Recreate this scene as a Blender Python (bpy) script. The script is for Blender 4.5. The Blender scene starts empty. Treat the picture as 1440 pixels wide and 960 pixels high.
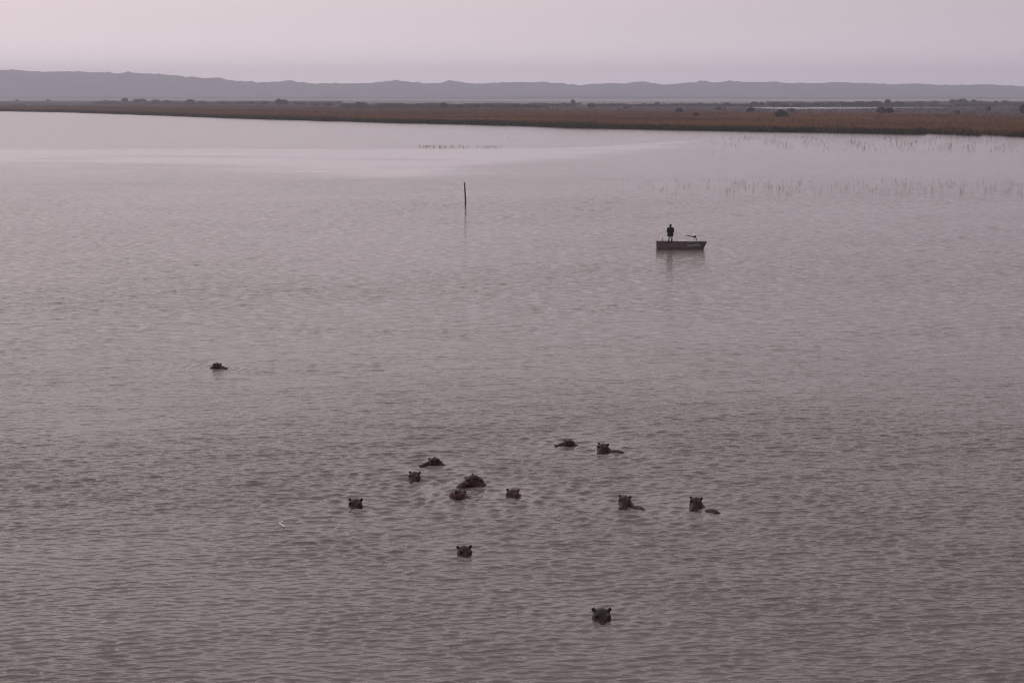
import bpy, bmesh, math, random
import numpy as np
from mathutils import Vector, Matrix

R = math.radians
random.seed(7)
rng = np.random.default_rng(7)
scene = bpy.context.scene
COL = scene.collection

# ------------------------------------------------------------------ camera
CAM_H, FPX, HORIZON = 13.5, 2000.0, 135.0          # metres, focal length and horizon row in photo pixels
PITCH = math.atan((480 - HORIZON) / FPX)
cam = bpy.data.cameras.new('camera')
cam.sensor_width = 36.0
cam.lens = 36.0 * FPX / 1440.0
cam.clip_start, cam.clip_end = 0.5, 40000
cam_o = bpy.data.objects.new('camera', cam)
cam_o.location = (0, 0, CAM_H)
cam_o.rotation_euler = (math.pi / 2 - PITCH, 0, 0)
COL.objects.link(cam_o)
scene.camera = cam_o

# ------------------------------------------------------------------ sky, sun, exposure
SUN_AZ = R(-68)          # measured from the view direction, negative = left
SUN_EL = R(6)
sun_dir = Vector((math.sin(SUN_AZ) * math.cos(SUN_EL), math.cos(SUN_AZ) * math.cos(SUN_EL), math.sin(SUN_EL)))
world = bpy.data.worlds.new('World')
scene.world = world
world.use_nodes = True
nt = world.node_tree
nt.nodes.clear()
W = nt.nodes.new
wout, wbg = W('ShaderNodeOutputWorld'), W('ShaderNodeBackground')
sky = W('ShaderNodeTexSky')
sky.sky_type = 'NISHITA'
sky.sun_disc = False
sky.sun_elevation = SUN_EL
sky.sun_rotation = SUN_AZ
sky.air_density, sky.dust_density, sky.ozone_density = 1.0, 4.0, 1.0
skys = W('ShaderNodeVectorMath'); skys.operation = 'SCALE'; skys.inputs['Scale'].default_value = 0.05
nt.links.new(sky.outputs['Color'], skys.inputs[0])
# the high veil of dusk cloud: pink at the horizon, grey-lilac overhead, brighter towards the sunset
tc = W('ShaderNodeTexCoord')
sep = W('ShaderNodeSeparateXYZ'); nt.links.new(tc.outputs['Generated'], sep.inputs[0])
ramp = W('ShaderNodeValToRGB'); nt.links.new(sep.outputs['Z'], ramp.inputs[0])
ramp.color_ramp.interpolation = 'EASE'
stops = [(0.0, (1.16, 1.0, 1.04)), (0.06, (0.80, 0.69, 0.733)), (0.34, (0.99, 0.875, 0.905)),
         (0.65, (0.82, 0.745, 0.78)), (1.0, (0.64, 0.60, 0.64))]
els = ramp.color_ramp.elements
while len(els) < len(stops):
    els.new(0.5)
for e, (p, c) in zip(els, stops):
    e.position = p; e.color = (*c, 1)
dot = W('ShaderNodeVectorMath'); dot.operation = 'DOT_PRODUCT'
nt.links.new(tc.outputs['Generated'], dot.inputs[0])
dot.inputs[1].default_value = (math.sin(SUN_AZ), math.cos(SUN_AZ), 0)
azi = W('ShaderNodeCombineXYZ')
for i in range(3): nt.links.new(dot.outputs['Value'], azi.inputs[i])
mul = W('ShaderNodeVectorMath'); mul.operation = 'MULTIPLY_ADD'
nt.links.new(azi.outputs[0], mul.inputs[0]); mul.inputs[1].default_value = (0.68, 0.665, 0.54); mul.inputs[2].default_value = (0.93, 0.93, 0.955)
veil = W('ShaderNodeVectorMath'); veil.operation = 'MULTIPLY'
nt.links.new(ramp.outputs['Color'], veil.inputs[0]); nt.links.new(mul.outputs[0], veil.inputs[1])
mix = W('ShaderNodeMixRGB'); mix.inputs[0].default_value = 0.85
nt.links.new(skys.outputs[0], mix.inputs[1]); nt.links.new(veil.outputs[0], mix.inputs[2])
nt.links.new(mix.outputs[0], wbg.inputs['Color']); wbg.inputs['Strength'].default_value = 1.0
nt.links.new(wbg.outputs[0], wout.inputs[0])

sun = bpy.data.lights.new('sun', 'SUN')
sun.energy = 0.6
sun.angle = R(14)
sun.color = (1.0, 0.72, 0.62)
sun_o = bpy.data.objects.new('sun', sun)
sun_o.rotation_euler = (-sun_dir).to_track_quat('-Z', 'Y').to_euler()
COL.objects.link(sun_o)

vs = scene.view_settings
vs.view_transform = 'Standard'; vs.look = 'None'; vs.gamma = 1.0; vs.exposure = 0.0
vs.use_curve_mapping = False
cy = scene.cycles
cy.use_denoising = True
cy.filter_width = 1.05
cy.max_bounces = 6; cy.diffuse_bounces = 2; cy.glossy_bounces = 3; cy.volume_bounces = 4
cy.sample_clamp_indirect = 4.0

# ------------------------------------------------------------------ helpers
def ray(px, py):
    a, b = (px - 720) / FPX, (480 - py) / FPX
    f = Vector((0, math.cos(PITCH), -math.sin(PITCH)))
    u = Vector((0, math.sin(PITCH), math.cos(PITCH)))
    return f + a * Vector((1, 0, 0)) + b * u

def at(px, py, z=0.0):
    """where the line of sight through a photo pixel meets the level z"""
    d = ray(px, py)
    t = (z - CAM_H) / d.z
    return Vector((0, 0, CAM_H)) + t * d

def at_dist(px, py, y):
    """where it meets the vertical plane at distance y"""
    d = ray(px, py)
    return Vector((0, 0, CAM_H)) + (y / d.y) * d

def tag(o, label=None, cat=None, group=None, kind=None):
    if label: o['label'] = label
    if cat: o['category'] = cat
    if group: o['group'] = group
    if kind: o['kind'] = kind
    return o

def empty(name, loc=(0, 0, 0), rz=0.0):
    o = bpy.data.objects.new(name, None)
    o.empty_display_size = 0.2
    o.location = loc; o.rotation_euler = (0, 0, rz)
    COL.objects.link(o)
    return o

def link(name, me, mat, parent=None, smooth=False):
    o = bpy.data.objects.new(name, me)
    if mat is not None:
        me.materials.clear(); me.materials.append(mat)
    if smooth:
        me.shade_smooth()
    if parent: o.parent = parent
    COL.objects.link(o)
    return o

def from_bm(name, bm, mat, parent=None, smooth=False):
    bmesh.ops.recalc_face_normals(bm, faces=bm.faces)
    me = bpy.data.meshes.new(name)
    bm.to_mesh(me); bm.free()
    return link(name, me, mat, parent, smooth)

def np_mesh(name, verts, faces):
    """verts (n,3), faces (m,k) with one k"""
    verts = np.asarray(verts, np.float32); faces = np.asarray(faces, np.int32)
    me = bpy.data.meshes.new(name)
    k = faces.shape[1]
    me.vertices.add(len(verts)); me.vertices.foreach_set('co', verts.ravel())
    me.loops.add(faces.size); me.loops.foreach_set('vertex_index', faces.ravel())
    me.polygons.add(len(faces)); me.polygons.foreach_set('loop_start', np.arange(len(faces), dtype=np.int32) * k)
    me.update(calc_edges=True)
    return me

def grid_faces(nr, nc):
    i = np.arange(nr * nc).reshape(nr, nc)
    return np.stack([i[:-1, :-1], i[:-1, 1:], i[1:, 1:], i[1:, :-1]], -1).reshape(-1, 4)

def attr(me, name, values):
    a = me.attributes.new(name, 'FLOAT', 'POINT')
    a.data.foreach_set('value', np.asarray(values, np.float32).ravel())

class SineNoise:
    """smooth wandering noise in about -1..1 from a few random sines"""
    def __init__(self, scale, seed, n=10, stretch=1.0):
        g = np.random.default_rng(seed)
        ang = g.uniform(0, 2 * np.pi, n); k = 2 * np.pi / (scale * g.uniform(0.5, 1.8, n))
        self.kx, self.ky, self.ph = k * np.cos(ang) / stretch, k * np.sin(ang), g.uniform(0, 6.28, n)
    def __call__(self, x, y):
        s = 0
        for a, b, c in zip(self.kx, self.ky, self.ph):
            s = s + np.sin(a * x + b * y + c)
        return s / math.sqrt(len(self.kx) * 1.6)

# solids for organic shapes, merged into one skin by voxel remeshing
def capsule(bm, p0, p1, r0, r1, seg=14, rings=4):
    p0, p1 = Vector(p0), Vector(p1)
    ax = (p1 - p0); L = ax.length
    q = ax.to_track_quat('Z', 'Y') if L > 1e-6 else Matrix.Identity(3).to_quaternion()
    prof = []
    for i in range(rings + 1):
        a = -math.pi / 2 + (math.pi / 2) * i / rings
        prof.append((r0 * math.cos(a), r0 * math.sin(a)))
    for i in range(rings + 1):
        a = (math.pi / 2) * i / rings
        prof.append((r1 * math.cos(a), L + r1 * math.sin(a)))
    vr = []
    for r, z in prof:
        vr.append([bm.verts.new(p0 + q @ Vector((max(r, 1e-4) * math.cos(2 * math.pi * j / seg), max(r, 1e-4) * math.sin(2 * math.pi * j / seg), z))) for j in range(seg)])
    for a, b in zip(vr[:-1], vr[1:]):
        for j in range(seg):
            bm.faces.new((a[j], a[(j + 1) % seg], b[(j + 1) % seg], b[j]))
    bm.faces.new(vr[0][::-1]); bm.faces.new(vr[-1])

def ellipsoid(bm, c, r, rot=None):
    m = Matrix.Translation(Vector(c))
    if rot is not None:
        m = m @ rot.to_4x4()
    m = m @ Matrix.Diagonal((*r, 1))
    bmesh.ops.create_uvsphere(bm, u_segments=18, v_segments=12, radius=1.0, matrix=m)

def remesh(bm, voxel, smooth=2):
    me = bpy.data.meshes.new('tmp'); bm.to_mesh(me); bm.free()
    o = bpy.data.objects.new('tmp', me); COL.objects.link(o)
    m = o.modifiers.new('r', 'REMESH'); m.mode = 'VOXEL'; m.voxel_size = voxel; m.adaptivity = 0.0
    if smooth:
        s = o.modifiers.new('s', 'SMOOTH'); s.factor = 0.5; s.iterations = smooth
    dg = bpy.context.evaluated_depsgraph_get()
    out = bpy.data.meshes.new_from_object(o.evaluated_get(dg))
    bpy.data.objects.remove(o); bpy.data.meshes.remove(me)
    out.shade_smooth()
    return out

def box(bm, c, s, rot=None):
    m = Matrix.Translation(Vector(c))
    if rot is not None: m = m @ rot.to_4x4()
    bmesh.ops.create_cube(bm, size=1.0, matrix=m @ Matrix.Diagonal((*s, 1)))

def tube(bm, pts, rad, seg=8):
    pts = [Vector(p) for p in pts]
    prev = None
    for i, p in enumerate(pts):
        d = (pts[min(i + 1, len(pts) - 1)] - pts[max(i - 1, 0)]).normalized()
        q = d.to_track_quat('Z', 'Y')
        r = rad[i] if isinstance(rad, (list, tuple)) else rad
        ring = [bm.verts.new(p + q @ Vector((r * math.cos(2 * math.pi * j / seg), r * math.sin(2 * math.pi * j / seg), 0))) for j in range(seg)]
        if prev:
            for j in range(seg):
                bm.faces.new((prev[j], prev[(j + 1) % seg], ring[(j + 1) % seg], ring[j]))
        else:
            bm.faces.new(ring[::-1])
        prev = ring
    bm.faces.new(prev)

# ------------------------------------------------------------------ materials
def new_mat(name):
    m = bpy.data.materials.new(name); m.use_nodes = True
    t = m.node_tree
    return m, t, t.nodes['Principled BSDF']

def plain(name, color, rough=0.6, var=0.25, scale=6.0, metallic=0.0):
    m, t, b = new_mat(name)
    n = t.nodes.new('ShaderNodeTexNoise'); n.inputs['Scale'].default_value = scale; n.inputs['Detail'].default_value = 4
    c = t.nodes.new('ShaderNodeTexCoord'); t.links.new(c.outputs['Object'], n.inputs['Vector'])
    r = t.nodes.new('ShaderNodeValToRGB')
    r.color_ramp.elements[0].position, r.color_ramp.elements[1].position = 0.3, 0.7
    r.color_ramp.elements[0].color = (*[v * (1 - var) for v in color], 1)
    r.color_ramp.elements[1].color = (*[min(1, v * (1 + var)) for v in color], 1)
    t.links.new(n.outputs['Fac'], r.inputs[0]); t.links.new(r.outputs[0], b.inputs['Base Color'])
    b.inputs['Roughness'].default_value = rough
    b.inputs['Metallic'].default_value = metallic
    return m

def water_mat():
    m, t, b = new_mat('lake_water')
    N, L = t.nodes.new, t.links.new
    b.inputs['IOR'].default_value = 1.333
    b.inputs['Base Color'].default_value = (0.178, 0.152, 0.134, 1)       # silty lake water
    calm = N('ShaderNodeAttribute'); calm.attribute_name = 'calm'
    fine = N('ShaderNodeAttribute'); fine.attribute_name = 'fine'
    crisp = N('ShaderNodeAttribute'); crisp.attribute_name = 'crisp'
    co = N('ShaderNodeTexCoord')
    mp = N('ShaderNodeMapping'); mp.inputs['Scale'].default_value = (0.68, 2.3, 1.0)
    L(co.outputs['Object'], mp.inputs[0])
    n1 = N('ShaderNodeTexNoise'); n1.inputs['Scale'].default_value = 1.5; n1.inputs['Detail'].default_value = 3; n1.inputs['Roughness'].default_value = 0.55
    L(mp.outputs[0], n1.inputs['Vector'])
    n2 = N('ShaderNodeTexNoise'); n2.inputs['Scale'].default_value = 3.1; n2.inputs['Detail'].default_value = 1.5
    L(mp.outputs[0], n2.inputs['Vector'])
    # bump strength: fine ripples everywhere, larger ones where the mesh no longer carries them
    pk = N('ShaderNodeMapRange'); pk.inputs['From Min'].default_value = 0.47; pk.inputs['From Max'].default_value = 0.85; pk.inputs['To Max'].default_value = 0.62
    L(n1.outputs['Fac'], pk.inputs['Value'])
    s1 = N('ShaderNodeMath'); s1.operation = 'MULTIPLY'; L(pk.outputs[0], s1.inputs[0]); L(fine.outputs['Fac'], s1.inputs[1])
    s2 = N('ShaderNodeMath'); s2.operation = 'MULTIPLY_ADD'; L(n2.outputs['Fac'], s2.inputs[0]); L(crisp.outputs['Fac'], s2.inputs[1]); L(s1.outputs[0], s2.inputs[2])
    inv = N('ShaderNodeMath'); inv.operation = 'SUBTRACT'; inv.inputs[0].default_value = 1.0; L(calm.outputs['Fac'], inv.inputs[1])
    bp = N('ShaderNodeBump'); bp.inputs['Distance'].default_value = 1.0; L(inv.outputs[0], bp.inputs['Strength']); L(s2.outputs[0], bp.inputs['Height'])
    L(bp.outputs[0], b.inputs['Normal'])
    ro = N('ShaderNodeAttribute'); ro.attribute_name = 'rough'
    L(ro.outputs['Fac'], b.inputs['Roughness'])
    return m

def still_water_mat():
    m, t, b = new_mat('still_water')
    b.inputs['IOR'].default_value = 1.333
    b.inputs['Base Color'].default_value = (0.178, 0.152, 0.134, 1)
    b.inputs['Roughness'].default_value = 0.18
    return m

def ramp_mat(name, cols, scale=0.05, rough=0.9, attr_name=None, stretch=(1, 1, 1), mixamt=0.5):
    """colour from noise over the place, mixed with a per-tuft tint"""
    m, t, b = new_mat(name)
    N, L = t.nodes.new, t.links.new
    co = N('ShaderNodeTexCoord'); mp = N('ShaderNodeMapping'); mp.inputs['Scale'].default_value = stretch
    L(co.outputs['Object'], mp.inputs[0])
    n = N('ShaderNodeTexNoise'); n.inputs['Scale'].default_value = scale; n.inputs['Detail'].default_value = 6; n.inputs['Roughness'].default_value = 0.65
    L(mp.outputs[0], n.inputs['Vector'])
    fac = n.outputs['Fac']
    if attr_name:
        a = N('ShaderNodeAttribute'); a.attribute_name = attr_name
        mx = N('ShaderNodeMix'); mx.inputs[0].default_value = mixamt
        L(fac, mx.inputs[2]); L(a.outputs['Fac'], mx.inputs[3]); fac = mx.outputs[0]
    r = N('ShaderNodeValToRGB')
    e = r.color_ramp.elements
    while len(e) < len(cols): e.new(0.5)
    for i, c in enumerate(cols):
        e[i].position = 0.28 + 0.44 * i / (len(cols) - 1); e[i].color = (*c, 1)
    L(fac, r.inputs[0]); L(r.outputs[0], b.inputs['Base Color'])
    b.inputs['Roughness'].default_value = rough
    b.inputs['Specular IOR Level'].default_value = 0.2
    return m

def hippo_mat(name, dark, pink, amount):
    m, t, b = new_mat(name)
    N, L = t.nodes.new, t.links.new
    co = N('ShaderNodeTexCoord')
    n = N('ShaderNodeTexNoise'); n.inputs['Scale'].default_value = 4.5; n.inputs['Detail'].default_value = 5
    L(co.outputs['Object'], n.inputs['Vector'])
    r = N('ShaderNodeValToRGB')
    r.color_ramp.elements[0].position = 0.62 - amount; r.color_ramp.elements[1].position = 0.80 - amount
    r.color_ramp.elements[0].color = (*dark, 1); r.color_ramp.elements[1].color = (*pink, 1)
    L(n.outputs['Fac'], r.inputs[0]); L(r.outputs[0], b.inputs['Base Color'])
    n2 = N('ShaderNodeTexNoise'); n2.inputs['Scale'].default_value = 40; L(co.outputs['Object'], n2.inputs['Vector'])
    bp = N('ShaderNodeBump'); bp.inputs['Strength'].default_value = 0.3; bp.inputs['Distance'].default_value = 0.02
    L(n2.outputs['Fac'], bp.inputs['Height']); L(bp.outputs[0], b.inputs['Normal'])
    b.inputs['Roughness'].default_value = 0.5
    b.inputs['Specular IOR Level'].default_value = 0.25
    return m

MAT = {}
MAT['water'] = water_mat()
MAT['still'] = still_water_mat()
MAT['ground'] = ramp_mat('marsh_ground', [(0.05, 0.034, 0.028), (0.07, 0.044, 0.033), (0.06, 0.042, 0.034), (0.085, 0.05, 0.034)], scale=0.02, stretch=(1, 0.35, 1))
MAT['flat'] = ramp_mat('pale_flat', [(0.25, 0.22, 0.20), (0.33, 0.29, 0.27)], scale=0.004, stretch=(1, 0.3, 1))
MAT['green_reed'] = ramp_mat('green_reed', [(0.026, 0.024, 0.011), (0.05, 0.043, 0.018), (0.085, 0.06, 0.027)], scale=0.06, attr_name='tint')
MAT['dry_reed'] = ramp_mat('dry_reed', [(0.10, 0.06, 0.026), (0.205, 0.098, 0.041), (0.27, 0.15, 0.06)], scale=0.03, attr_name='tint')
MAT['sedge'] = ramp_mat('sedge', [(0.055, 0.037, 0.03), (0.08, 0.048, 0.036), (0.115, 0.062, 0.04)], scale=0.012, attr_name='tint')
MAT['stem'] = ramp_mat('water_reed', [(0.28, 0.235, 0.20), (0.40, 0.34, 0.29)], scale=0.5, attr_name='tint')
MAT['hill'] = ramp_mat('wooded_dune', [(0.03, 0.038, 0.026), (0.05, 0.058, 0.035), (0.07, 0.07, 0.045)], scale=0.006)
MAT['leaf'] = ramp_mat('bush_leaves', [(0.022, 0.024, 0.015), (0.045, 0.045, 0.026), (0.07, 0.062, 0.036)], scale=0.5, attr_name='tint', mixamt=0.7)
MAT['bark'] = plain('bark', (0.05, 0.04, 0.032), 0.9)
MAT['hippo_dark'] = hippo_mat('hippo_dark_skin', (0.015, 0.008, 0.0058), (0.085, 0.036, 0.028), 0.10)
MAT['hippo_red'] = hippo_mat('hippo_reddish_skin', (0.024, 0.011, 0.008), (0.105, 0.040, 0.029), 0.15)
MAT['hippo_grey'] = hippo_mat('hippo_grey_skin', (0.026, 0.0155, 0.012), (0.095, 0.05, 0.04), 0.08)
MAT['post'] = plain('weathered_post', (0.045, 0.036, 0.032), 0.9, 0.4, 9)
MAT['hull'] = plain('dull_hull_paint', (0.118, 0.090, 0.080), 0.5, 0.35, 3)
MAT['rail'] = plain('dark_gunwale', (0.02, 0.017, 0.016), 0.5)
MAT['deck'] = plain('deck_board', (0.10, 0.085, 0.075), 0.8)
MAT['white'] = plain('white_paint', (0.86, 0.84, 0.83), 0.4, 0.06)
MAT['letter'] = plain('pale_lettering', (0.60, 0.58, 0.57), 0.5, 0.1)
MAT['black'] = plain('black_plastic', (0.012, 0.011, 0.011), 0.5, 0.2)
MAT['jacket'] = plain('black_jacket', (0.010, 0.009, 0.009), 0.85, 0.3, 14)
MAT['shorts'] = plain('pale_shorts', (0.46, 0.44, 0.44), 0.85, 0.15, 14)
MAT['boot'] = plain('dark_boots', (0.012, 0.010, 0.010), 0.7)
MAT['skin'] = plain('skin', (0.06, 0.035, 0.025), 0.6, 0.1)
MAT['hair'] = plain('hair', (0.008, 0.007, 0.007), 0.8)
MAT['foam'] = plain('foam', (0.85, 0.84, 0.83), 0.6, 0.05)

# ------------------------------------------------------------------ things in the water that shape its ripples
# px, py: photo pixel of the head at the waterline; face/trail: compass of the muzzle and of the body behind (0 = right, 90 = away, -90 = to camera)
HIPPOS = [
    dict(px=305, py=517.5, face=-20, trail=176, pitch=-6, lift=0.03, hump=0, skin='dark', s=0.84,
         label='lone dark hippo in profile facing right, apart on the far left water'),
    dict(px=800, py=625.5, face=-166, trail=8, pitch=-3, lift=-0.04, hump=0, skin='dark', s=0.85,
         label='low dark hippo head facing left, farthest back of the pod'),
    dict(px=848, py=634.0, face=-112, trail=-8, pitch=-14, lift=0.04, hump=0.55, skin='grey', s=0.92,
         label='hippo head with two upright ears and neck sloping right, beside the farthest one'),
    dict(px=611, py=653.5, face=-160, trail=-5, pitch=-8, lift=0.03, hump=0, skin='dark', s=0.86,
         label='dark hippo in profile facing left with nostrils showing, back left of the pod'),
    dict(px=583, py=674.0, face=-98, trail=85, pitch=-16, lift=0.03, hump=0, skin='grey', s=0.88,
         label='greyish hippo head facing the camera below the left-facing profile'),
    dict(px=665, py=682.5, face=-168, trail=8, pitch=-20, lift=0.1, hump=0, skin='red', s=0.98,
         label='largest reddish hippo head facing left with a single ear standing up'),
    dict(px=645, py=699.0, face=-20, trail=150, pitch=-18, lift=0.02, hump=0, skin='red', s=0.86,
         label='reddish domed hippo head with one ear just below the largest one'),
    dict(px=721, py=697.5, face=-100, trail=40, pitch=-16, lift=-0.03, hump=0, skin='red', s=0.95,
         label='brown hippo head facing the camera, right of the two reddish heads'),
    dict(px=500, py=711.5, face=-92, trail=88, pitch=-14, lift=-0.03, hump=0, skin='dark', s=0.98,
         label='dark hippo head facing the camera, leftmost of the pod by the splash'),
    dict(px=878.5, py=709.5, face=-104, trail=-42, pitch=-12, lift=0.06, hump=0.62, skin='grey', s=0.88,
         label='brown hippo head turned to camera with a low wet shoulder behind, right of centre'),
    dict(px=978.5, py=711.5, face=-106, trail=-50, pitch=-12, lift=0.06, hump=0.85, skin='dark', s=0.88,
         label='rightmost hippo of the pod with head up and dark back breaking the water'),
    dict(px=653, py=778.0, face=-80, trail=95, pitch=-16, lift=-0.05, hump=0, skin='dark', s=0.96,
         label='dark square hippo head facing the camera alone below the pod'),
    dict(px=846, py=868.5, face=-90, trail=92, pitch=-16, lift=-0.05, hump=0, skin='dark', s=1.05,
         label='nearest hippo head facing the camera at the bottom of the picture'),
]
for h in HIPPOS:
    h['loc'] = at(h['px'], h['py'])
BOAT = at(959.0, 351.5)
POST = at(654.5, 288.5)

# ------------------------------------------------------------------ bank line and slicks (world curves through observed points)
edge_px = [(0, 156.5), (90, 158), (180, 161), (250, 163.5), (310, 166), (360, 167.5), (430, 169.5), (500, 171.5), (560, 173), (620, 174.5),
           (720, 176.8), (800, 180), (900, 182), (980, 184), (1080, 185.5), (1150, 186.7), (1220, 188), (1270, 189), (1296, 189.2),
           (1304, 187.6), (1340, 187.8), (1372, 188.6), (1384, 191.6), (1440, 193.2)]
E = np.array([at(*p)[:2] for p in edge_px])
E = E[np.argsort(E[:, 0])]
EX = np.concatenate([[-6500, -3000, -1200], E[:, 0], [330, 700, 2000, 6500]])
EY = np.concatenate([[3300, 2500, 1800], E[:, 1], [380, 260, 120, 60]])
def edge_y(x):
    return np.interp(x, EX, EY) + SineNoise(28, 3)(x, 0 * x) * 3.0

lo_px = [(0, 233), (200, 237), (400, 241), (500, 250), (545, 254), (620, 244), (700, 233), (800, 225), (900, 213), (1000, 201), (1070, 195)]
up_px = [(0, 206), (300, 207.5), (560, 208), (760, 207), (850, 203), (950, 197), (1070, 191)]
LO = np.array([at(*p)[:2] for p in lo_px]); UP = np.array([at(*p)[:2] for p in up_px])
def slick(x, y):
    wob = SineNoise(70, 21, stretch=1.6)(x, y) * 14 + SineNoise(16, 22, stretch=2.0)(x, y) * 7
    lo = np.interp(x, np.sort(LO[:, 0]), LO[np.argsort(LO[:, 0]), 1]) + wob
    up = np.interp(x, np.sort(UP[:, 0]), UP[np.argsort(UP[:, 0]), 1]) + wob * 0.4
    s = np.clip((y - lo + 20) / 44, 0, 1) * np.clip((up - y) / 14, 0, 1)
    return s * np.clip((140 - x) / 70, 0, 1) * np.clip(0.95 + 0.22 * SineNoise(30, 23, stretch=2.0)(x, y), 0.5, 1)

# ------------------------------------------------------------------ lake
def build_lake():
    ys = [-400, -120, -20, 8, 18, 24]
    y = 30.0
    while y < 1500:
        ys.append(y)
        y += max(0.044 + 0.0012 * (y - 28), (0.40 if y < 420 else 0.9) * y * y / (1422 * CAM_H))
    ys += [1700, 2100, 2700, 3600]
    ys = np.array(ys)
    u = np.linspace(-0.40, 0.40, 701)
    u = np.concatenate([[-4, -1.6, -0.9, -0.6, -0.48], u, [0.48, 0.6, 0.9, 1.6, 4]])
    Y, U = np.meshgrid(ys, u, indexing='ij')
    X = U * (np.maximum(Y, 20) + 8)
    X = np.concatenate([np.full((len(ys), 1), -6400.0), X, np.full((len(ys), 1), 6400.0)], 1)
    Y = np.concatenate([Y[:, :1], Y, Y[:, -1:]], 1)
    dy = np.gradient(ys)[:, None] * np.ones_like(X)
    dx = np.abs(np.gradient(X, axis=1))
    Z = np.zeros_like(X)
    DX = np.zeros_like(X); DY = np.zeros_like(X)
    # calm and ruffled patches
    gust = 0.5 + 0.5 * np.clip(SineNoise(30, 5, stretch=2.2)(X, Y) * 0.9 + SineNoise(9, 6, stretch=1.8)(X, Y) * 0.4, -1, 1)
    sl = slick(X, Y)
    amp = (0.58 + 0.55 * gust) * (1 - 0.95 * sl)
    lee = np.ones_like(X)
    for h in HIPPOS:                                                  # smoother water in the lee of the heads
        d2 = (X - h['loc'].x) ** 2 + ((Y - h['loc'].y) * 0.8) ** 2
        amp *= 1 - 0.15 * np.exp(-d2 / 4.0)
        lee *= 1 - 0.55 * np.exp(-d2 / 3.0)
    d2 = ((X - BOAT.x) / 5.0) ** 2 + ((Y - BOAT.y + 5) / 9.0) ** 2
    amp *= 1 - 0.35 * np.exp(-d2)
    inner = np.ones_like(X); inner[:, :6] = 0; inner[:, -6:] = 0
    g = np.random.default_rng(11)
    def ease(y0, y1):
        return np.clip((Y - y0) / (y1 - y0), 0, 1)
    def train(l0, l1, n, spread, slope, weight, bias):
        """a run of ripples of like height: many close waves summed, their grouping evened out"""
        nonlocal Z, DX, DY
        C = np.zeros_like(X); S = np.zeros_like(X); CX = np.zeros_like(X); CY = np.zeros_like(X); pw = np.zeros_like(X)
        for _ in range(n):
            lm = g.uniform(l0, l1); t_ = g.normal(bias, spread); k = 2 * math.pi / lm
            cut = np.clip((lm / np.maximum(dy * abs(math.cos(t_)), 1e-3) - 2.4) / 1.6, 0, 1) * np.clip((lm / np.maximum(dx * abs(math.sin(t_)), 1e-3) - 2.4) / 1.6, 0, 1)
            w = cut / k
            ph = k * math.sin(t_) * X - k * math.cos(t_) * Y + g.uniform(0, 6.283)
            cs, sn = np.cos(ph), np.sin(ph)
            C += w * cs; S += w * sn; CX -= w * sn * math.sin(t_); CY += w * sn * math.cos(t_); pw += w * w
        env = (C * C + S * S) / np.maximum(pw, 1e-12)
        even = slope * math.sqrt(2.0 / n) * 1.25 / np.sqrt(1 + env * 1.0) * weight * amp * inner
        Z += C * even; DX += 0.75 * CX * even; DY += 0.75 * CY * even
    train(0.20, 0.40, 36, 0.24, 0.29, (1.15 - 0.15 * ease(36, 46)) * (1 - 0.78 * ease(42, 62)), 0.10)
    train(0.36, 0.75, 26, 0.23, 0.16, (0.45 + 0.45 * ease(34, 48)) * (1 - 0.75 * ease(54, 82)), 0.02)
    train(0.75, 1.50, 20, 0.45, 0.055, ease(60, 85) * (1 - 0.8 * ease(110, 170)), 0.0)
    train(1.2, 3.2, 14, 0.30, 0.035, 1 - ease(60, 120), 0.25)
    # wavelets standing up here and there on the open water
    group = 0.7 + 0.4 * np.clip(SineNoise(13, 8, stretch=2.0)(X, Y) + 0.3, 0, 1.2)
    for l0, l1, c, y0, y1, y2, y3 in ((0.42, 0.80, 0.028, 52, 72, 95, 130), (0.65, 1.3, 0.027, 85, 110, 170, 230), (1.2, 2.1, 0.026, 120, 165, 270, 350), (2.0, 3.6, 0.018, 220, 280, 380, 480)):
        F = 0
        for _ in range(16):
            lm = g.uniform(l0, l1); t_ = g.normal(0.04, 0.5); k = 2 * math.pi / lm
            F = F + np.sin(k * math.sin(t_) * X - k * math.cos(t_) * Y + g.uniform(0, 6.283))
        F /= math.sqrt(8)
        cut = np.clip((l0 * 1.2 / np.maximum(dy, 1e-3) - 1.0) / 1.0, 0, 1) * inner
        Z += c * (l0 * 1.4) * np.clip(F - 0.65, 0, 2.2) * cut * ease(y0, y1) * (1 - ease(y2, y3)) * amp * group
    # rings spreading from each head, and the wakes trailing behind
    spots = [h['loc'] for h in HIPPOS] + [at(1068, 694), at(760, 678), at(560, 690), at(440, 742), at(700, 735)]   # heads, and swirls of those below
    for j, c0 in enumerate(spots):
        r = np.sqrt((X - c0.x) ** 2 + (Y - c0.y) ** 2)
        lamr = 0.46 + 0.1 * (j % 3)
        env = np.clip((r - 0.35) / 0.4, 0, 1) * np.exp(-r / (1.9 + 0.6 * (j % 2)))
        sect = 0.65 + 0.35 * np.cos(np.arctan2(Y - c0.y, X - c0.x) * 2 + j)
        cut = np.clip((lamr / np.maximum(dy, 1e-3) - 2.0) / 2.0, 0, 1)
        Z += 0.036 * env * sect * cut * np.cos(2 * math.pi * r / lamr + j)
    fade = np.clip((Y + 10) / 30, 0, 1)
    DY -= 0.9 * np.maximum(Z, 0)                                       # crests lean the way they run
    Z *= fade; DX *= fade; DY *= fade
    P = np.stack([X + DX, Y + DY, Z], -1).reshape(-1, 3)
    me = np_mesh('lake', P, grid_faces(*X.shape))
    far = np.clip((Y - 55) / 120, 0, 1)
    attr(me, 'calm', np.clip(0.96 * sl + 0.30 * (1 - gust), 0, 0.97))
    attr(me, 'fine', 0.01 + 0.10 * np.clip((Y - 52) / 40, 0, 1) * np.clip((430 - Y) / 270, 0.08, 1))
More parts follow.
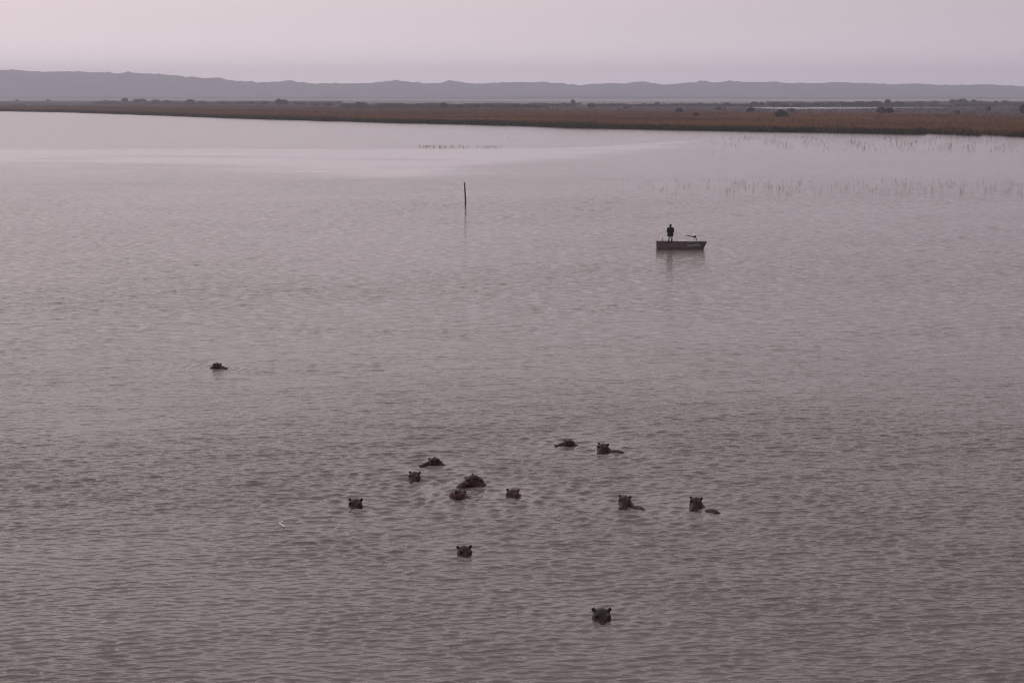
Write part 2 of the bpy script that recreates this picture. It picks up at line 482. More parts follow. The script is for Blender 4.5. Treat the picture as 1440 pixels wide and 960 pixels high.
    attr(me, 'crisp', 0.118 * (1 - 0.86 * ease(42, 80)) * (0.55 + 0.6 * gust) * lee)
    attr(me, 'rough', 0.08 + 0.05 * np.clip((Y - 40) / 260, 0, 1) - 0.05 * sl * far)
    return tag(link('lake', me, MAT['water'], None, True), kind='structure')
build_lake()

# ------------------------------------------------------------------ marsh land and hills
gn1, gn2 = SineNoise(40, 31), SineNoise(9, 32)
def land_z(x, y):
    s = y - edge_y(x)
    return np.clip(-0.6 + s * 0.16, -0.8, 0.42) + 0.10 * gn1(x, y) * np.clip(s / 20, 0, 1)

def build_land():
    xs = np.concatenate([[-6400, -4500, -3000, -2000, -1400, -1000, -800], np.arange(-700, 420, 4.0), [460, 560, 760, 1100, 1600, 2400, 3600, 5000, 6400]])
    s = np.concatenate([[-4, -1, 2, 4, 7, 11, 16, 24, 34], 34 + 8 * np.arange(1, 60), 506 + np.cumsum(np.linspace(10, 190, 60))])
    X, S = np.meshgrid(xs, s)
    Y = np.minimum(edge_y(X) + S, 7600 + S * 0.01)
    Z = land_z(X, Y)
    me = np_mesh('marsh', np.stack([X, Y, Z], -1).reshape(-1, 3), grid_faces(*X.shape))
    tag(link('marsh', me, MAT['ground'], None, True), kind='structure')
build_land()

ridge = [(-200, 101), (-60, 99.5), (0, 98.5), (12, 99), (27, 97.8), (42, 100.5), (75, 100.2), (100, 99.5), (115, 100.2), (145, 101.5), (165, 102.5), (180, 101), (190, 102), (225, 104),
         (255, 107), (285, 109.5), (305, 108.5), (330, 113.5), (355, 114.5), (365, 116), (395, 114), (407, 113), (420, 115), (445, 117.5), (475, 117),
         (510, 117), (535, 115), (560, 112.5), (580, 115.5), (600, 117.5), (620, 116), (635, 113), (655, 116), (675, 118), (700, 116), (720, 115.8),
         (760, 115), (785, 116), (815, 120), (840, 117.5), (870, 117), (880, 117), (905, 114), (930, 119), (955, 117.5), (985, 113.5), (1010, 116),
         (1025, 113.5), (1050, 115.5), (1080, 115), (1095, 115.5), (1110, 117), (1150, 117), (1175, 115), (1200, 116), (1240, 117.5), (1260, 119),
         (1280, 117), (1310, 119), (1350, 119.5), (1380, 118.5), (1420, 120), (1440, 121.5), (1600, 121), (1800, 118)]
def build_hills():
    YC = 8200.0
    pts = [at_dist(px, py, YC) for px, py in ridge]
    rx = np.array([p.x for p in pts]); rz = np.array([p.z for p in pts])
    xs = np.concatenate([np.arange(-6400, -3300, 60.0), np.arange(-3300, 3300, 7.0), np.arange(3300, 6401, 60.0)])
    ys = np.concatenate([np.linspace(6700, 7700, 14), np.linspace(7740, 8640, 34), np.linspace(8750, 9600, 8)])
    X, Y = np.meshgrid(xs, ys)
    crest = np.interp(X, rx, rz, left=rz[0], right=rz[-1])
    crest = crest + 2.4 * SineNoise(60, 41)(X, 0 * X) + 1.6 * SineNoise(26, 42)(X, 0 * X)   # treetops
    yc = YC + 50 * SineNoise(900, 43)(X, 0 * X)
    t = np.where(Y < yc, (Y - 6700) / (yc - 6700), 1 - (Y - yc) / (9600 - yc))
    prof = np.clip(t, 0, 1) ** 1.7
    spur = SineNoise(420, 44)(X, Y) * 0.16 + SineNoise(150, 45)(X, Y) * 0.07
    Z = crest * prof * (1 + spur * (1 - prof) * 2.2) + SineNoise(26, 46)(X, Y) * 1.8 * np.clip(prof * 6, 0, 1) * (1 - prof)
    Z = np.minimum(Z, crest) - 0.5
    Z[0] = -0.8; Z[-1] = -0.8
    me = np_mesh('hills', np.stack([X, Y, Z], -1).reshape(-1, 3), grid_faces(*X.shape))
    tag(link('hills', me, MAT['hill'], None, True), kind='structure')
    # low wooded rise at the foot of the dunes
    xs = np.arange(-3600, 3600, 8.0); ys = np.linspace(5600, 6650, 16)
    X, Y = np.meshgrid(xs, ys)
    t = (Y - 5600) / 1050
    top = 7 + 5.0 * SineNoise(700, 51)(X, 0 * X) + 2.2 * SineNoise(120, 52)(X, 0 * X) + 1.3 * SineNoise(24, 53)(X, Y)
    Z = -0.3 + np.clip(top, 1.0, 30) * np.sin(np.clip(t, 0, 1) * math.pi) ** 0.7
    me = np_mesh('wooded_rise', np.stack([X, Y, Z], -1).reshape(-1, 3), grid_faces(*X.shape))
    tag(link('wooded_rise', me, MAT['hill'], None, True), kind='structure')
build_hills()

def water_strip(name, top, bottom, z, mat='still'):
    """a sheet of still water or bare flat lying on the marsh"""
    bm = bmesh.new()
    a = [bm.verts.new(at(px, py, z)) for px, py in top]
    b = [bm.verts.new(at(px, py, z)) for px, py in bottom]
    n = min(len(a), len(b))
    for i in range(n - 1):
        bm.faces.new((b[i], b[i + 1], a[i + 1], a[i]))
    tag(from_bm(name, bm, MAT[mat]), kind='structure')
water_strip('mudflat', [(-120, 138.6), (130, 138.7), (300, 138.8), (560, 138.9), (750, 139.0), (900, 139.1), (1060, 139.1), (1200, 139.1), (1300, 139.1), (1560, 139.1)],
            [(-120, 142.4), (130, 142.6), (300, 143.4), (560, 146.2), (750, 147.6), (900, 147.2), (1060, 146.0), (1200, 144.2), (1300, 143.6), (1560, 143.2)], 0.75, 'flat')
water_strip('channel', [(1050, 151.6), (1090, 151.2), (1150, 151.2), (1200, 151.4), (1235, 151.6), (1330, 151.8)],
            [(1050, 152.0), (1090, 153.1), (1150, 153.2), (1200, 153.0), (1235, 152.5), (1330, 152.1)], 0.75)

# ------------------------------------------------------------------ reeds and sedge
def tufts(name, base, h, w, blades, mat, tint, lean=0.25, spread=0.4, slim=True):
    """base (n,3): blades as thin triangles with a bend"""
    n = len(base)
    g = np.random.default_rng(len(base))
    B = np.repeat(base, blades, 0)
    m = len(B)
    ang = g.uniform(0, math.pi, m)
    off = g.normal(0, spread, (m, 2))
    hh = np.repeat(h, blades) * g.uniform(0.6, 1.1, m)
    ww = np.repeat(w, blades) * g.uniform(0.6, 1.2, m)
    dirx, diry = np.cos(ang) * ww * 0.5, np.sin(ang) * ww * 0.5
    c = B.copy(); c[:, :2] += off; c[:, 2] -= 0.15
    l = g.normal(0, lean, (m, 2)) * hh[:, None]
    v0 = c + np.stack([-dirx, -diry, 0 * ang], 1)
    v1 = c + np.stack([dirx, diry, 0 * ang], 1)
    v4 = c + np.stack([l[:, 0], l[:, 1], hh + 0.15], 1)
    if slim:                                                           # one long triangle a blade
        V = np.stack([v0, v1, v4], 1).reshape(-1, 3)
        F = np.arange(m * 3).reshape(-1, 3)
        per = 3
    else:
        mid = c + np.stack([l[:, 0] * 0.35, l[:, 1] * 0.35, hh * 0.62], 1)
        v2 = mid + np.stack([dirx, diry, 0 * ang], 1) * 0.8
        v3 = mid - np.stack([dirx, diry, 0 * ang], 1) * 0.8
        V = np.stack([v0, v1, v2, v3, v4], 1).reshape(-1, 3)
        i = np.arange(m)[:, None] * 5
        F = np.concatenate([i + np.array([[0, 1, 2]]), i + np.array([[0, 2, 3]]), i + np.array([[3, 2, 4]])])
        per = 5
    me = np_mesh(name, V, F)
    attr(me, 'tint', np.repeat(np.clip(np.repeat(tint, blades) + g.normal(0, 0.10, m), 0, 1), per))
    return link(name, me, mat)

def along_edge(n, smin, smax, power=1.0, x0=-560, x1=300):
    # more tufts where the bank is nearer
    x = x0 + (x1 - x0) * rng.uniform(0, 1, n) ** 0.8
    s = smin + (smax - smin) * rng.uniform(0, 1, n) ** power
    y = edge_y(x) + s
    z = np.maximum(land_z(x, y), -0.05)
    return np.stack([x, y, z], 1)

def reeds():
    pn = SineNoise(55, 61)
    b = along_edge(15000, 1.0, 14, 1.3)
    patch = pn(b[:, 0], b[:, 1] * 0.3)
    keep = patch > -1.7
    b = b[keep]; patch = patch[keep]
    h = 2.0 + 0.35 * patch + rng.normal(0, 0.15, len(b))
    tag(tufts('green_reed_fringe', b, h, np.full(len(b), 0.22), 6, MAT['green_reed'], np.clip(0.45 + 0.25 * SineNoise(30, 62)(b[:, 0], b[:, 1]), 0, 1)),
        'fringe of dark green reeds along the far water edge', 'reeds', kind='stuff')
    b = along_edge(46000, 10, 620, 2.1)
    h = 1.75 + 0.25 * SineNoise(30, 63)(b[:, 0], b[:, 1]) + rng.normal(0, 0.15, len(b))
    tag(tufts('dry_reed_bed', b, h, np.full(len(b), 0.55), 5, MAT['dry_reed'], np.clip(0.5 + 0.25 * SineNoise(60, 64, stretch=3)(b[:, 0], b[:, 1]), 0, 1), spread=0.7),
        'rust brown reed bed covering the far bank', 'reeds', kind='stuff')
    n = 60000
    x = rng.uniform(-1500, 1000, n); s = 200 + 2600 * rng.uniform(0, 1, n) ** 1.6
    y = edge_y(x) + s
    ok = np.abs(x) < 0.42 * y
    x, y = x[ok], y[ok]
    b = np.stack([x, y, land_z(x, y)], 1)
    pt = SineNoise(160, 65, stretch=2.5)(x, y)
    h = 1.1 + 0.5 * np.clip(pt, 0, 1.5) + rng.normal(0, 0.2, len(b))
    tag(tufts('marsh_sedge', b, np.clip(h, 0.4, 3), np.full(len(b), 0.6), 4, MAT['sedge'], np.clip(0.5 + 0.25 * pt, 0, 1), spread=1.6),
        'mauve brown sedge and scrub stretching back over the marsh', 'sedge', kind='stuff')
reeds()

def scrub():
    rr = np.random.default_rng(77)
    V = []
    for (x0, x1, yt, yb, n) in ((1078, 1480, 143.6, 150.2, 9000), (135, 480, 143.2, 147.0, 8000), (480, 770, 146.6, 152.0, 5000), (770, 1060, 147.6, 150.0, 3400)):
        px = rr.uniform(x0, x1, n); py = rr.uniform(yt, yb, n)
        keep = SineNoise(60, int(x0))(px, py * 9) > -0.55
        V += [at(float(a), float(b), 0.4)[:] for a, b in zip(px[keep], py[keep])]
    b = np.array(V)
    h = np.clip(2.2 + 0.9 * SineNoise(90, 71)(b[:, 0], b[:, 1]) + rr.normal(0, 0.4, len(b)), 0.5, 4.5)
    tag(tufts('scrub_belt', b, h, np.full(len(b), 1.6), 4, MAT['leaf'], np.clip(0.5 + rr.normal(0, 0.15, len(b)), 0, 1), spread=1.4),
        'dark belt of low scrub along the back of the marsh', 'scrub', kind='stuff')
scrub()

def water_reeds(label, n, fx0, fx1, fy0, fy1, h, w, dens=None):
    px = rng.uniform(fx0, fx1, n * 3); py = rng.uniform(fy0, fy1, n * 3)
    cl = SineNoise(40, int(fx0))(px, py * 5)
    ok = rng.uniform(0, 1, n * 3) < np.clip(0.35 + 0.5 * cl, 0.04, 1) * (dens(px, py) if dens else 1)
    px, py = px[ok][:n], py[ok][:n]
    b = np.array([at(float(a), float(c)) for a, c in zip(px, py)])
    hh = np.abs(rng.normal(h, h * 0.3, len(b)))
    tag(tufts('water_reeds', b, hh, np.full(len(b), w), 3, MAT['stem'], rng.uniform(0.1, 0.9, len(b)), lean=0.10, spread=0.10, slim=False), label, 'reeds', kind='stuff')
water_reeds('faint thin reeds standing in the water right of and behind the boat', 640, 870, 1470, 254, 274, 0.7, 0.020, lambda x, y: np.clip((x - 860) / 200, 0.15, 1))
water_reeds('sparse reeds standing in the shallows off the right bank', 900, 960, 1470, 191, 215, 0.8, 0.05, lambda x, y: np.clip((x - 940) / 160, 0.1, 1) * np.clip(1.2 - np.abs(y - (189 + (x - 900) * 0.03)) / 16, 0.1, 1))
water_reeds('short dark line of reeds in open water left of the post', 170, 585, 705, 205.5, 208, 0.55, 0.042)
water_reeds('scattered reed tips in the shallows below the middle of the bank', 120, 700, 1010, 180, 203, 0.5, 0.05)

# ------------------------------------------------------------------ bushes on the marsh
def crown_mesh(seed, tall=1.0):
    g = np.random.default_rng(seed)
    lobes = [(g.uniform(-0.75, 0.75), g.uniform(-0.5, 0.5), g.uniform(0.35, 0.62), g.uniform(0.28, 0.48)) for _ in range(9)]
    lobes[0] = (0.05, 0, 0.62, 0.38)
    V, F, T = [], [], []
    n = 0
    for lx, ly, lz, lr in lobes:
        for _ in range(75):
            d = g.normal(0, 1, 3); d /= np.linalg.norm(d)
            r = lr * g.uniform(0.55, 1.05)
            c = np.array([lx, ly, lz]) + d * r * np.array([1, 1, 0.8])
            if c[2] < 0.02: c[2] = g.uniform(0.02, 0.2)
            a = g.normal(0, 1, 3); a /= np.linalg.norm(a)
            b = np.cross(a, d); b /= max(np.linalg.norm(b), 1e-6)
            sz = g.uniform(0.05, 0.11)
            V += [c - a * sz - b * sz * 0.6, c + a * sz - b * sz * 0.5, c + a * sz * 0.7 + b * sz * 0.8, c - a * sz * 0.6 + b * sz * 0.7]
            F.append([n, n + 1, n + 2, n + 3]); n += 4
            T += [float(np.clip(0.5 + g.normal(0, 0.2), 0, 1))] * 4
    V = np.array(V)
    V[:, 2] *= tall / max(V[:, 2].max(), 1e-6)
    me = np_mesh('crown', V, np.array(F))
    attr(me, 'tint', T)
    return me

def trunk_mesh(seed):
    g = random.Random(seed)
    bm = bmesh.new()
    for k in range(4):
        x, y = g.uniform(-0.35, 0.35), g.uniform(-0.2, 0.2)
        tube(bm, [(x * 0.25, y * 0.25, -0.08), (x * 0.6, y * 0.6, 0.28), (x * 1.3, y * 1.3, 0.62)], [0.045, 0.03, 0.012], 6)
    me = bpy.data.meshes.new('trunk'); bm.to_mesh(me); bm.free()
    return me

CROWNS = [crown_mesh(100 + i) for i in range(6)]
TRUNKS = [trunk_mesh(200 + i) for i in range(6)]
for c_ in CROWNS: c_.materials.append(MAT['leaf'])
for t_ in TRUNKS: t_.materials.append(MAT['bark'])

def bush(px, base, top, width, label, group='bushes scattered over the marsh', v=None):
    p = at(px, base, 0.35)
    mpp = p.y / FPX * 1.0
    e = empty('bush', p, random.uniform(-0.5, 0.5))
    v = random.randrange(6) if v is None else v
    w, h = width * mpp / 2, (base - top) * mpp * 1.1
    for nm, me in (('crown', CROWNS[v]), ('trunk', TRUNKS[v])):
        o = bpy.data.objects.new(nm, me); COL.objects.link(o); o.parent = e
        o.scale = (w, min(w, h * 1.6), h)
    return tag(e, label, 'bush', group)

bushes = [
    (148, 145, 141, 10, 'leftmost bush of the dark row on the left skyline'),
    (159, 145, 141.6, 7, 'tiny bush just left of the tall round bush on the left skyline'),
    (175, 145.5, 137.8, 12, 'tall round dark bush standing highest on the left skyline'),
    (195, 146, 139.2, 27, 'broad dark thicket right of the tall round bush on the left skyline'),
    (218, 146, 140.2, 15, 'middle thicket of the dark row on the left skyline'),
    (233, 146, 141.2, 15, 'low thicket ending the dark row on the left skyline'),
    (265, 147, 140.2, 16, 'peaked dark bush right of the gap in the left skyline row'),
    (283, 147, 142, 16, 'flat low bush beside the peaked one on the left skyline'),
    (24, 143.5, 140, 7, 'small lone bush nearest the left edge on the skyline'),
    (67, 143.5, 140, 7, 'small lone bush midway between the left edge and the dark row'),
    (310, 147.5, 143, 18, 'first small bush from the left between the left skyline row and the domed thicket'), (335, 148, 143.3, 16, 'second small bush from the left between the left skyline row and the domed thicket'), (352, 148, 143, 12, 'third small bush from the left between the left skyline row and the domed thicket'),
    (371, 148.5, 142.6, 11, 'round bush just left of the domed thicket below the hills'),
    (393, 149, 140, 21, 'domed dark thicket, tallest between the left row and the middle'),
    (418, 149, 144, 20, 'first small bush from the left between the domed thicket and the broad middle bush'), (440, 149.5, 144.6, 14, 'second small bush from the left between the domed thicket and the broad middle bush'), (463, 150, 144.8, 16, 'third small bush from the left between the domed thicket and the broad middle bush'), (485, 150, 145.8, 12, 'fourth small bush from the left between the domed thicket and the broad middle bush'),
    (505, 150.5, 143.8, 16, 'fifth small bush from the left between the domed thicket and the broad middle bush'), (535, 150.5, 145.5, 8, 'sixth small bush from the left between the domed thicket and the broad middle bush'), (564, 151, 145, 11, 'seventh small bush from the left between the domed thicket and the broad middle bush'), (590, 151, 146, 12, 'eighth small bush from the left between the domed thicket and the broad middle bush'),
    (605, 151, 145.4, 10, 'small bush just left of the broad dark bush near the middle'),
    (621, 153, 145, 18, 'broad dark bush reaching down into the brown marsh near the middle'),
    (648, 152, 147, 12, 'first small bush from the left between the broad middle bush and the narrow pointed tree'), (668, 152, 146.2, 12, 'second small bush from the left between the broad middle bush and the narrow pointed tree'), (690, 152, 147.2, 14, 'third small bush from the left between the broad middle bush and the narrow pointed tree'), (722, 152, 146, 12, 'fourth small bush from the left between the broad middle bush and the narrow pointed tree'), (738, 152, 147, 12, 'fifth small bush from the left between the broad middle bush and the narrow pointed tree'),
    (752, 152.5, 148.5, 14, 'sixth small bush from the left between the broad middle bush and the narrow pointed tree'),
    (804, 147.5, 140.6, 9, 'narrow pointed tree standing above the skyline in the middle'),
    (792, 147.5, 144.2, 7, 'little bush left of the narrow pointed tree'),
    (815, 147.5, 144.6, 8, 'little bush touching the right of the narrow pointed tree'),
    (829, 152, 145.4, 18, 'rounded bush below and right of the narrow pointed tree'),
    (862, 149, 145.8, 9, 'first small bush from the left between the narrow pointed tree and the upright skyline bush'), (880, 153.5, 150, 11, 'low bush on the brown marsh above the boat, left one'),
    (906, 148.5, 145, 8, 'second small bush from the left between the narrow pointed tree and the upright skyline bush'), (922, 148.5, 143.8, 11, 'upright small bush on the skyline above the boat'),
    (960, 148.5, 146.2, 18, 'first small bush from the left between the upright skyline bush and the squarish one'), (983, 148.5, 144.4, 13, 'second small bush from the left between the upright skyline bush and the squarish one'), (1003, 148.5, 145.8, 10, 'third small bush from the left between the upright skyline bush and the squarish one'),
    (1020, 149.5, 144.3, 12, 'squarish dark bush on the skyline right of the boat'),
    (1011, 155.5, 150.5, 12, 'dark pointed bush below the squarish one on the skyline'),
    (979, 165.5, 158.5, 11, 'dark shrub alone in the rust brown reeds above the boat'),
    (955, 160, 152.5, 16, 'dim low bush in the brown marsh left of the lone dark shrub'),
    (1055, 159.5, 151.5, 17, 'dark broad bush on the marsh just left of the bright channel'),
    (1058, 149.5, 143.4, 15, 'left of the paired round bushes on the skyline behind the channel'),
    (1071, 149.5, 143.8, 12, 'right of the paired round bushes on the skyline behind the channel'),
    (1095, 150, 144.4, 28, 'first small bush from the left in the skyline wood behind the bright channel'), (1120, 150, 145.6, 20, 'second small bush from the left in the skyline wood behind the bright channel'), (1145, 150, 145, 22, 'third small bush from the left in the skyline wood behind the bright channel'), (1166, 150, 144.6, 18, 'fourth small bush from the left in the skyline wood behind the bright channel'), (1186, 150, 143.4, 22, 'fifth small bush from the left in the skyline wood behind the bright channel'),
    (1210, 150, 143.2, 24, 'sixth small bush from the left in the skyline wood behind the bright channel'), (1232, 150, 142.6, 18, 'seventh small bush from the left in the skyline wood behind the bright channel'),
    (1246, 150, 140.3, 12, 'round bush bulging highest over the right skyline wood'),
    (1262, 149, 143, 20, 'first small bush from the left between the bulging round bush and the far right thicket'), (1290, 148, 142.6, 24, 'second small bush from the left between the bulging round bush and the far right thicket'), (1312, 147.5, 142, 14, 'third small bush from the left between the bulging round bush and the far right thicket'),
    (1098, 167.5, 155.5, 21, 'big dark bush at the edge of the rust brown reeds, right of the boat'),
    (1112, 159, 152.5, 12, 'smaller grey bush behind the big dark bush right of the boat'),
    (1240, 161.5, 151.3, 29, 'widest dark bush on the brown marsh at the right end of the channel'),
    (1340, 147, 140.2, 16, 'left half of the dark thicket on the far right skyline'),
    (1352, 147, 139, 18, 'tall middle of the dark thicket on the far right skyline'),
    (1367, 147, 140.6, 12, 'right end of the dark thicket on the far right skyline'),
    (1379, 147, 142, 8, 'tiny bush just right of the thicket on the far right skyline'),
    (1400, 147.5, 141.8, 12, 'first bush of the pair near the right edge on the skyline'),
    (1412, 147.5, 141.5, 12, 'second bush of the pair near the right edge on the skyline'),
    (1428, 148, 144, 16, 'low bush nearest the right edge on the skyline'),
    (1346, 161.5, 155.5, 12, 'small dark shrub on the rust brown marsh at the right'),
    (1389, 158.5, 149.5, 8, 'thin small tree standing on the marsh near the right edge'),
    (1438, 161.5, 147.5, 14, 'dark shrub cut by the right edge of the picture'),
]
for bsh in bushes:
    bush(*bsh[:5])

# ------------------------------------------------------------------ hippos
def hippo(h):
    s = h['s']
    face = R(h['face']); trail = R(h['trail'])
    bm = bmesh.new()
    # the head, muzzle along +X, then tipped and turned
    head = bmesh.new()
    ellipsoid(head, (0.00, 0, 0.09), (0.29, 0.225, 0.20))          # skull
    ellipsoid(head, (-0.10, 0, -0.08), (0.30, 0.23, 0.24))          # jowls
    ellipsoid(head, (0.10, 0.10, 0.08), (0.17, 0.12, 0.15)); ellipsoid(head, (0.10, -0.10, 0.08), (0.17, 0.12, 0.15))
    capsule(head, (0.10, 0, 0.06), (0.50, 0, 0.0), 0.17, 0.145)     # bridge of the nose
    ellipsoid(head, (0.55, 0, -0.05), (0.20, 0.235, 0.135))         # broad muzzle
    ellipsoid(head, (0.30, 0, -0.16), (0.38, 0.19, 0.12))           # lower jaw
    for sd in (-1, 1):
        ellipsoid(head, (0.02, sd * 0.125, 0.06), (0.20, 0.115, 0.19))                         # cheek and temple
        ellipsoid(head, (0.64, sd * 0.09, 0.075), (0.060, 0.045, 0.045))                       # nostril
        ellipsoid(head, (0.15, sd * 0.155, 0.235), (0.070, 0.052, 0.055))                      # eye socket
        ellipsoid(head, (0.185, sd * 0.185, 0.245), (0.030, 0.028, 0.030))                     # eye
        capsule(head, (-0.11, sd * 0.175, 0.17), (-0.115, sd * 0.205, 0.235), 0.045, 0.036)      # ear stalk
        ellipsoid(head, (-0.115, sd * 0.208, 0.242), (0.042, 0.056, 0.046), Matrix.Rotation(-sd * R(20), 3, 'X'))
    m = Matrix.Rotation(face, 4, 'Z') @ Matrix.Translation((0, 0, h['lift'])) @ Matrix.Rotation(-R(h['pitch']), 4, 'Y')
    bmesh.ops.transform(head, matrix=m, verts=head.verts)
    tmp = bpy.data.meshes.new('t'); head.to_mesh(tmp); head.free(); bm.from_mesh(tmp); bpy.data.meshes.remove(tmp)
    d = Vector((math.cos(trail), math.sin(trail), 0))
    back = Vector((math.cos(face), math.sin(face), 0)) * -0.12
    # neck and the submerged bulk
    capsule(bm, back + Vector((0, 0, h['lift'] - 0.03)), d * 0.50 + Vector((0, 0, -0.42)), 0.23, 0.30)
    capsule(bm, d * 0.55 + Vector((0, 0, -0.42)), d * 1.25 + Vector((0, 0, -0.60)), 0.34, 0.42)
    if h['hump']:
        t = h['hump']
        rot = Matrix.Rotation(trail, 3, 'Z')
        ellipsoid(bm, d * t + Vector((0, 0, -0.17)), (0.42, 0.26, 0.25), rot)
    me = remesh(bm, 0.0255, 1)
    me.name = 'hippo'
    o = link('hippo', me, MAT['hippo_' + h['skin']])
    o.location = h['loc']
    o.scale = (s, s, s)
    tag(o, h['label'], 'hippo', 'hippos in the water')
for h in HIPPOS:
    hippo(h)

# ------------------------------------------------------------------ marker post
def post():
    bm = bmesh.new()
    p = POST
    top = at_dist(653.3, 256.5, p.y) - p
    tube(bm, [(0.03, 0, -1.2), (0, 0, 0.0), (0.015, 0, 0.45), (-0.02, 0.01, 1.3), (top.x * 0.75, 0.0, top.z * 0.72), (top.x, 0.02, top.z)],
         [0.115, 0.11, 0.105, 0.092, 0.085, 0.085], 10)
    o = from_bm('marker_post', bm, MAT['post'], None, True)
    o.location = p
    tag(o, 'thin dark wooden post leaning slightly in open water', 'post')
post()

# ------------------------------------------------------------------ boat (length along +X, bow right)
def boat():
    root = empty('boat', BOAT + Vector((0, 0.75, 0)), R(-2))
    st = [(-2.20, 0.70, 0.56, 0.62, -0.10), (-1.2, 0.76, 0.60, 0.61, -0.12), (0.0, 0.78, 0.62, 0.59, -0.12), (1.0, 0.74, 0.56, 0.585, -0.11),
          (1.55, 0.62, 0.42, 0.60, -0.08), (1.95, 0.44, 0.24, 0.63, 0.0)]
    bow_top, bow_bot = (2.27, 0.16, 0.66), (2.0, 0.05, -0.02)
    def shell(bm, inset, zin):
        rows = []
        for x, bt, bb, zt, zb in st:
            bt -= inset; bb -= inset; zb += zin
            xx = x + (inset if x < -2 else 0)
            rows.append([bm.verts.new(v) for v in ((xx, bt, zt), (xx, (bt + bb) / 2 + 0.02, (zt + zb) / 2), (xx, bb, zb), (xx, -bb, zb), (xx, -(bt + bb) / 2 - 0.02, (zt + zb) / 2), (xx, -bt, zt))])
        (x1, b1, z1), (x0, b0, z0) = bow_top, bow_bot
        x1 -= inset; x0 -= inset; z0 += zin
        rows.append([bm.verts.new(v) for v in ((x1, b1, z1), ((x1 + x0) / 2, (b1 + b0) / 2, (z1 + z0) / 2), (x0, b0, z0), (x0, -b0, z0), ((x1 + x0) / 2, -(b1 + b0) / 2, (z1 + z0) / 2), (x1, -b1, z1))])
        for a, b in zip(rows[:-1], rows[1:]):
            for j in range(5):
                bm.faces.new((a[j], a[j + 1], b[j + 1], b[j]))
        bm.faces.new(rows[0]); bm.faces.new(rows[-1])
        return rows
    bm = bmesh.new()
    o_ = shell(bm, 0.0, 0.0); i_ = shell(bm, 0.035, 0.035)
    for side in (0, 5):
        for k in range(len(o_) - 1):
            bm.faces.new((o_[k][side], o_[k + 1][side], i_[k + 1][side], i_[k][side]))
    bm.faces.new((o_[0][0], i_[0][0], i_[0][5], o_[0][5])); bm.faces.new((o_[-1][0], i_[-1][0], i_[-1][5], o_[-1][5]))
    from_bm('hull', bm, MAT['hull'], root)
    # gunwale rail all the way round
    bm = bmesh.new()
    port = [(x, bt, zt) for x, bt, _, zt, _ in st] + [bow_top]
    loop = [(x, y, z + 0.012) for x, y, z in port] + [(x, -y, z + 0.012) for x, y, z in port[::-1]]
    tube(bm, loop, 0.03, 6)
    tube(bm, [loop[0], loop[-1]], 0.029, 6)
    from_bm('gunwale', bm, MAT['rail'], root, True)
    # pressed ribs along the near side
    for sd in (-1, 1):
        bm = bmesh.new()
        tube(bm, [(x, sd * ((bt + bb) / 2 + 0.028), (zt + zb) / 2) for x, bt, bb, zt, zb in st[:-1]], 0.016, 6)
        from_bm('side_rib', bm, MAT['hull'], root, True)
    # decks and bench
    def slab(name, x0, x1, w0, w1, z, t=0.04, mat='deck'):
        bm = bmesh.new()
        v = [bm.verts.new(p) for p in ((x0, -w0, z), (x1, -w1, z), (x1, w1, z), (x0, w0, z))]
        f = bm.faces.new(v)
        r = bmesh.ops.extrude_face_region(bm, geom=[f])
        bmesh.ops.translate(bm, verts=[g for g in r['geom'] if isinstance(g, bmesh.types.BMVert)], vec=(0, 0, -t))
        from_bm(name, bm, MAT[mat], root)
    slab('rear_deck', -2.14, -0.55, 0.635, 0.675, 0.47)
    slab('bow_deck', 0.95, 1.93, 0.655, 0.39, 0.53)
    slab('bench', 0.1, 0.42, 0.685, 0.675, 0.40)
    # worn pale lettering band near the bow
    bm = bmesh.new()
    def side_pt(x, f):
        xs = [s_[0] for s_ in st]
        bt = np.interp(x, xs, [s_[1] for s_ in st]); bb = np.interp(x, xs, [s_[2] for s_ in st])
        zt = np.interp(x, xs, [s_[3] for s_ in st]); zb = np.interp(x, xs, [s_[4] for s_ in st])
        mid = ((bt + bb) / 2 + 0.02, (zt + zb) / 2)
        g = f * 2
        return Vector((x, -(bt + (mid[0] - bt) * g) - 0.006, zt + (mid[1] - zt) * g))
    g = random.Random(5)
    x = 0.50
    while x < 1.52:                       # the characters cannot be read: blocks of strokes at their size
        w = g.uniform(0.055, 0.085)
        for a, b in ((0.0, 0.25), (0.72, 1.0)):
            q = [side_pt(x + w * a, 0.15), side_pt(x + w * b, 0.15), side_pt(x + w * b, 0.33), side_pt(x + w * a, 0.33)]
            bm.faces.new([bm.verts.new(p) for p in q])
        f0 = g.choice([0.15, 0.21, 0.29])
        q = [side_pt(x + w * 0.25, f0), side_pt(x + w * 0.72, f0), side_pt(x + w * 0.72, f0 + 0.045), side_pt(x + w * 0.25, f0 + 0.045)]
        bm.faces.new([bm.verts.new(p) for p in q])
        x += w + g.uniform(0.012, 0.03)
    from_bm('lettering', bm, MAT['letter'], root)
    # white lamp on a short stalk at the stern
    bm = bmesh.new(); tube(bm, [(-1.72, -0.52, 0.44), (-1.72, -0.52, 0.98)], 0.022, 8)
    stalk = from_bm('lamp_stalk', bm, MAT['black'], root, True)
    bm = bmesh.new(); ellipsoid(bm, (-1.735, -0.52, 1.09), (0.115, 0.115, 0.125)); from_bm('lamp_globe', bm, MAT['white'], stalk, True)
    tag(root, 'small dull brown skiff with pale lettering at the bow', 'boat')
    return root
BOAT_ROOT = boat()
BX = BOAT + Vector((0, 0.75, 0))

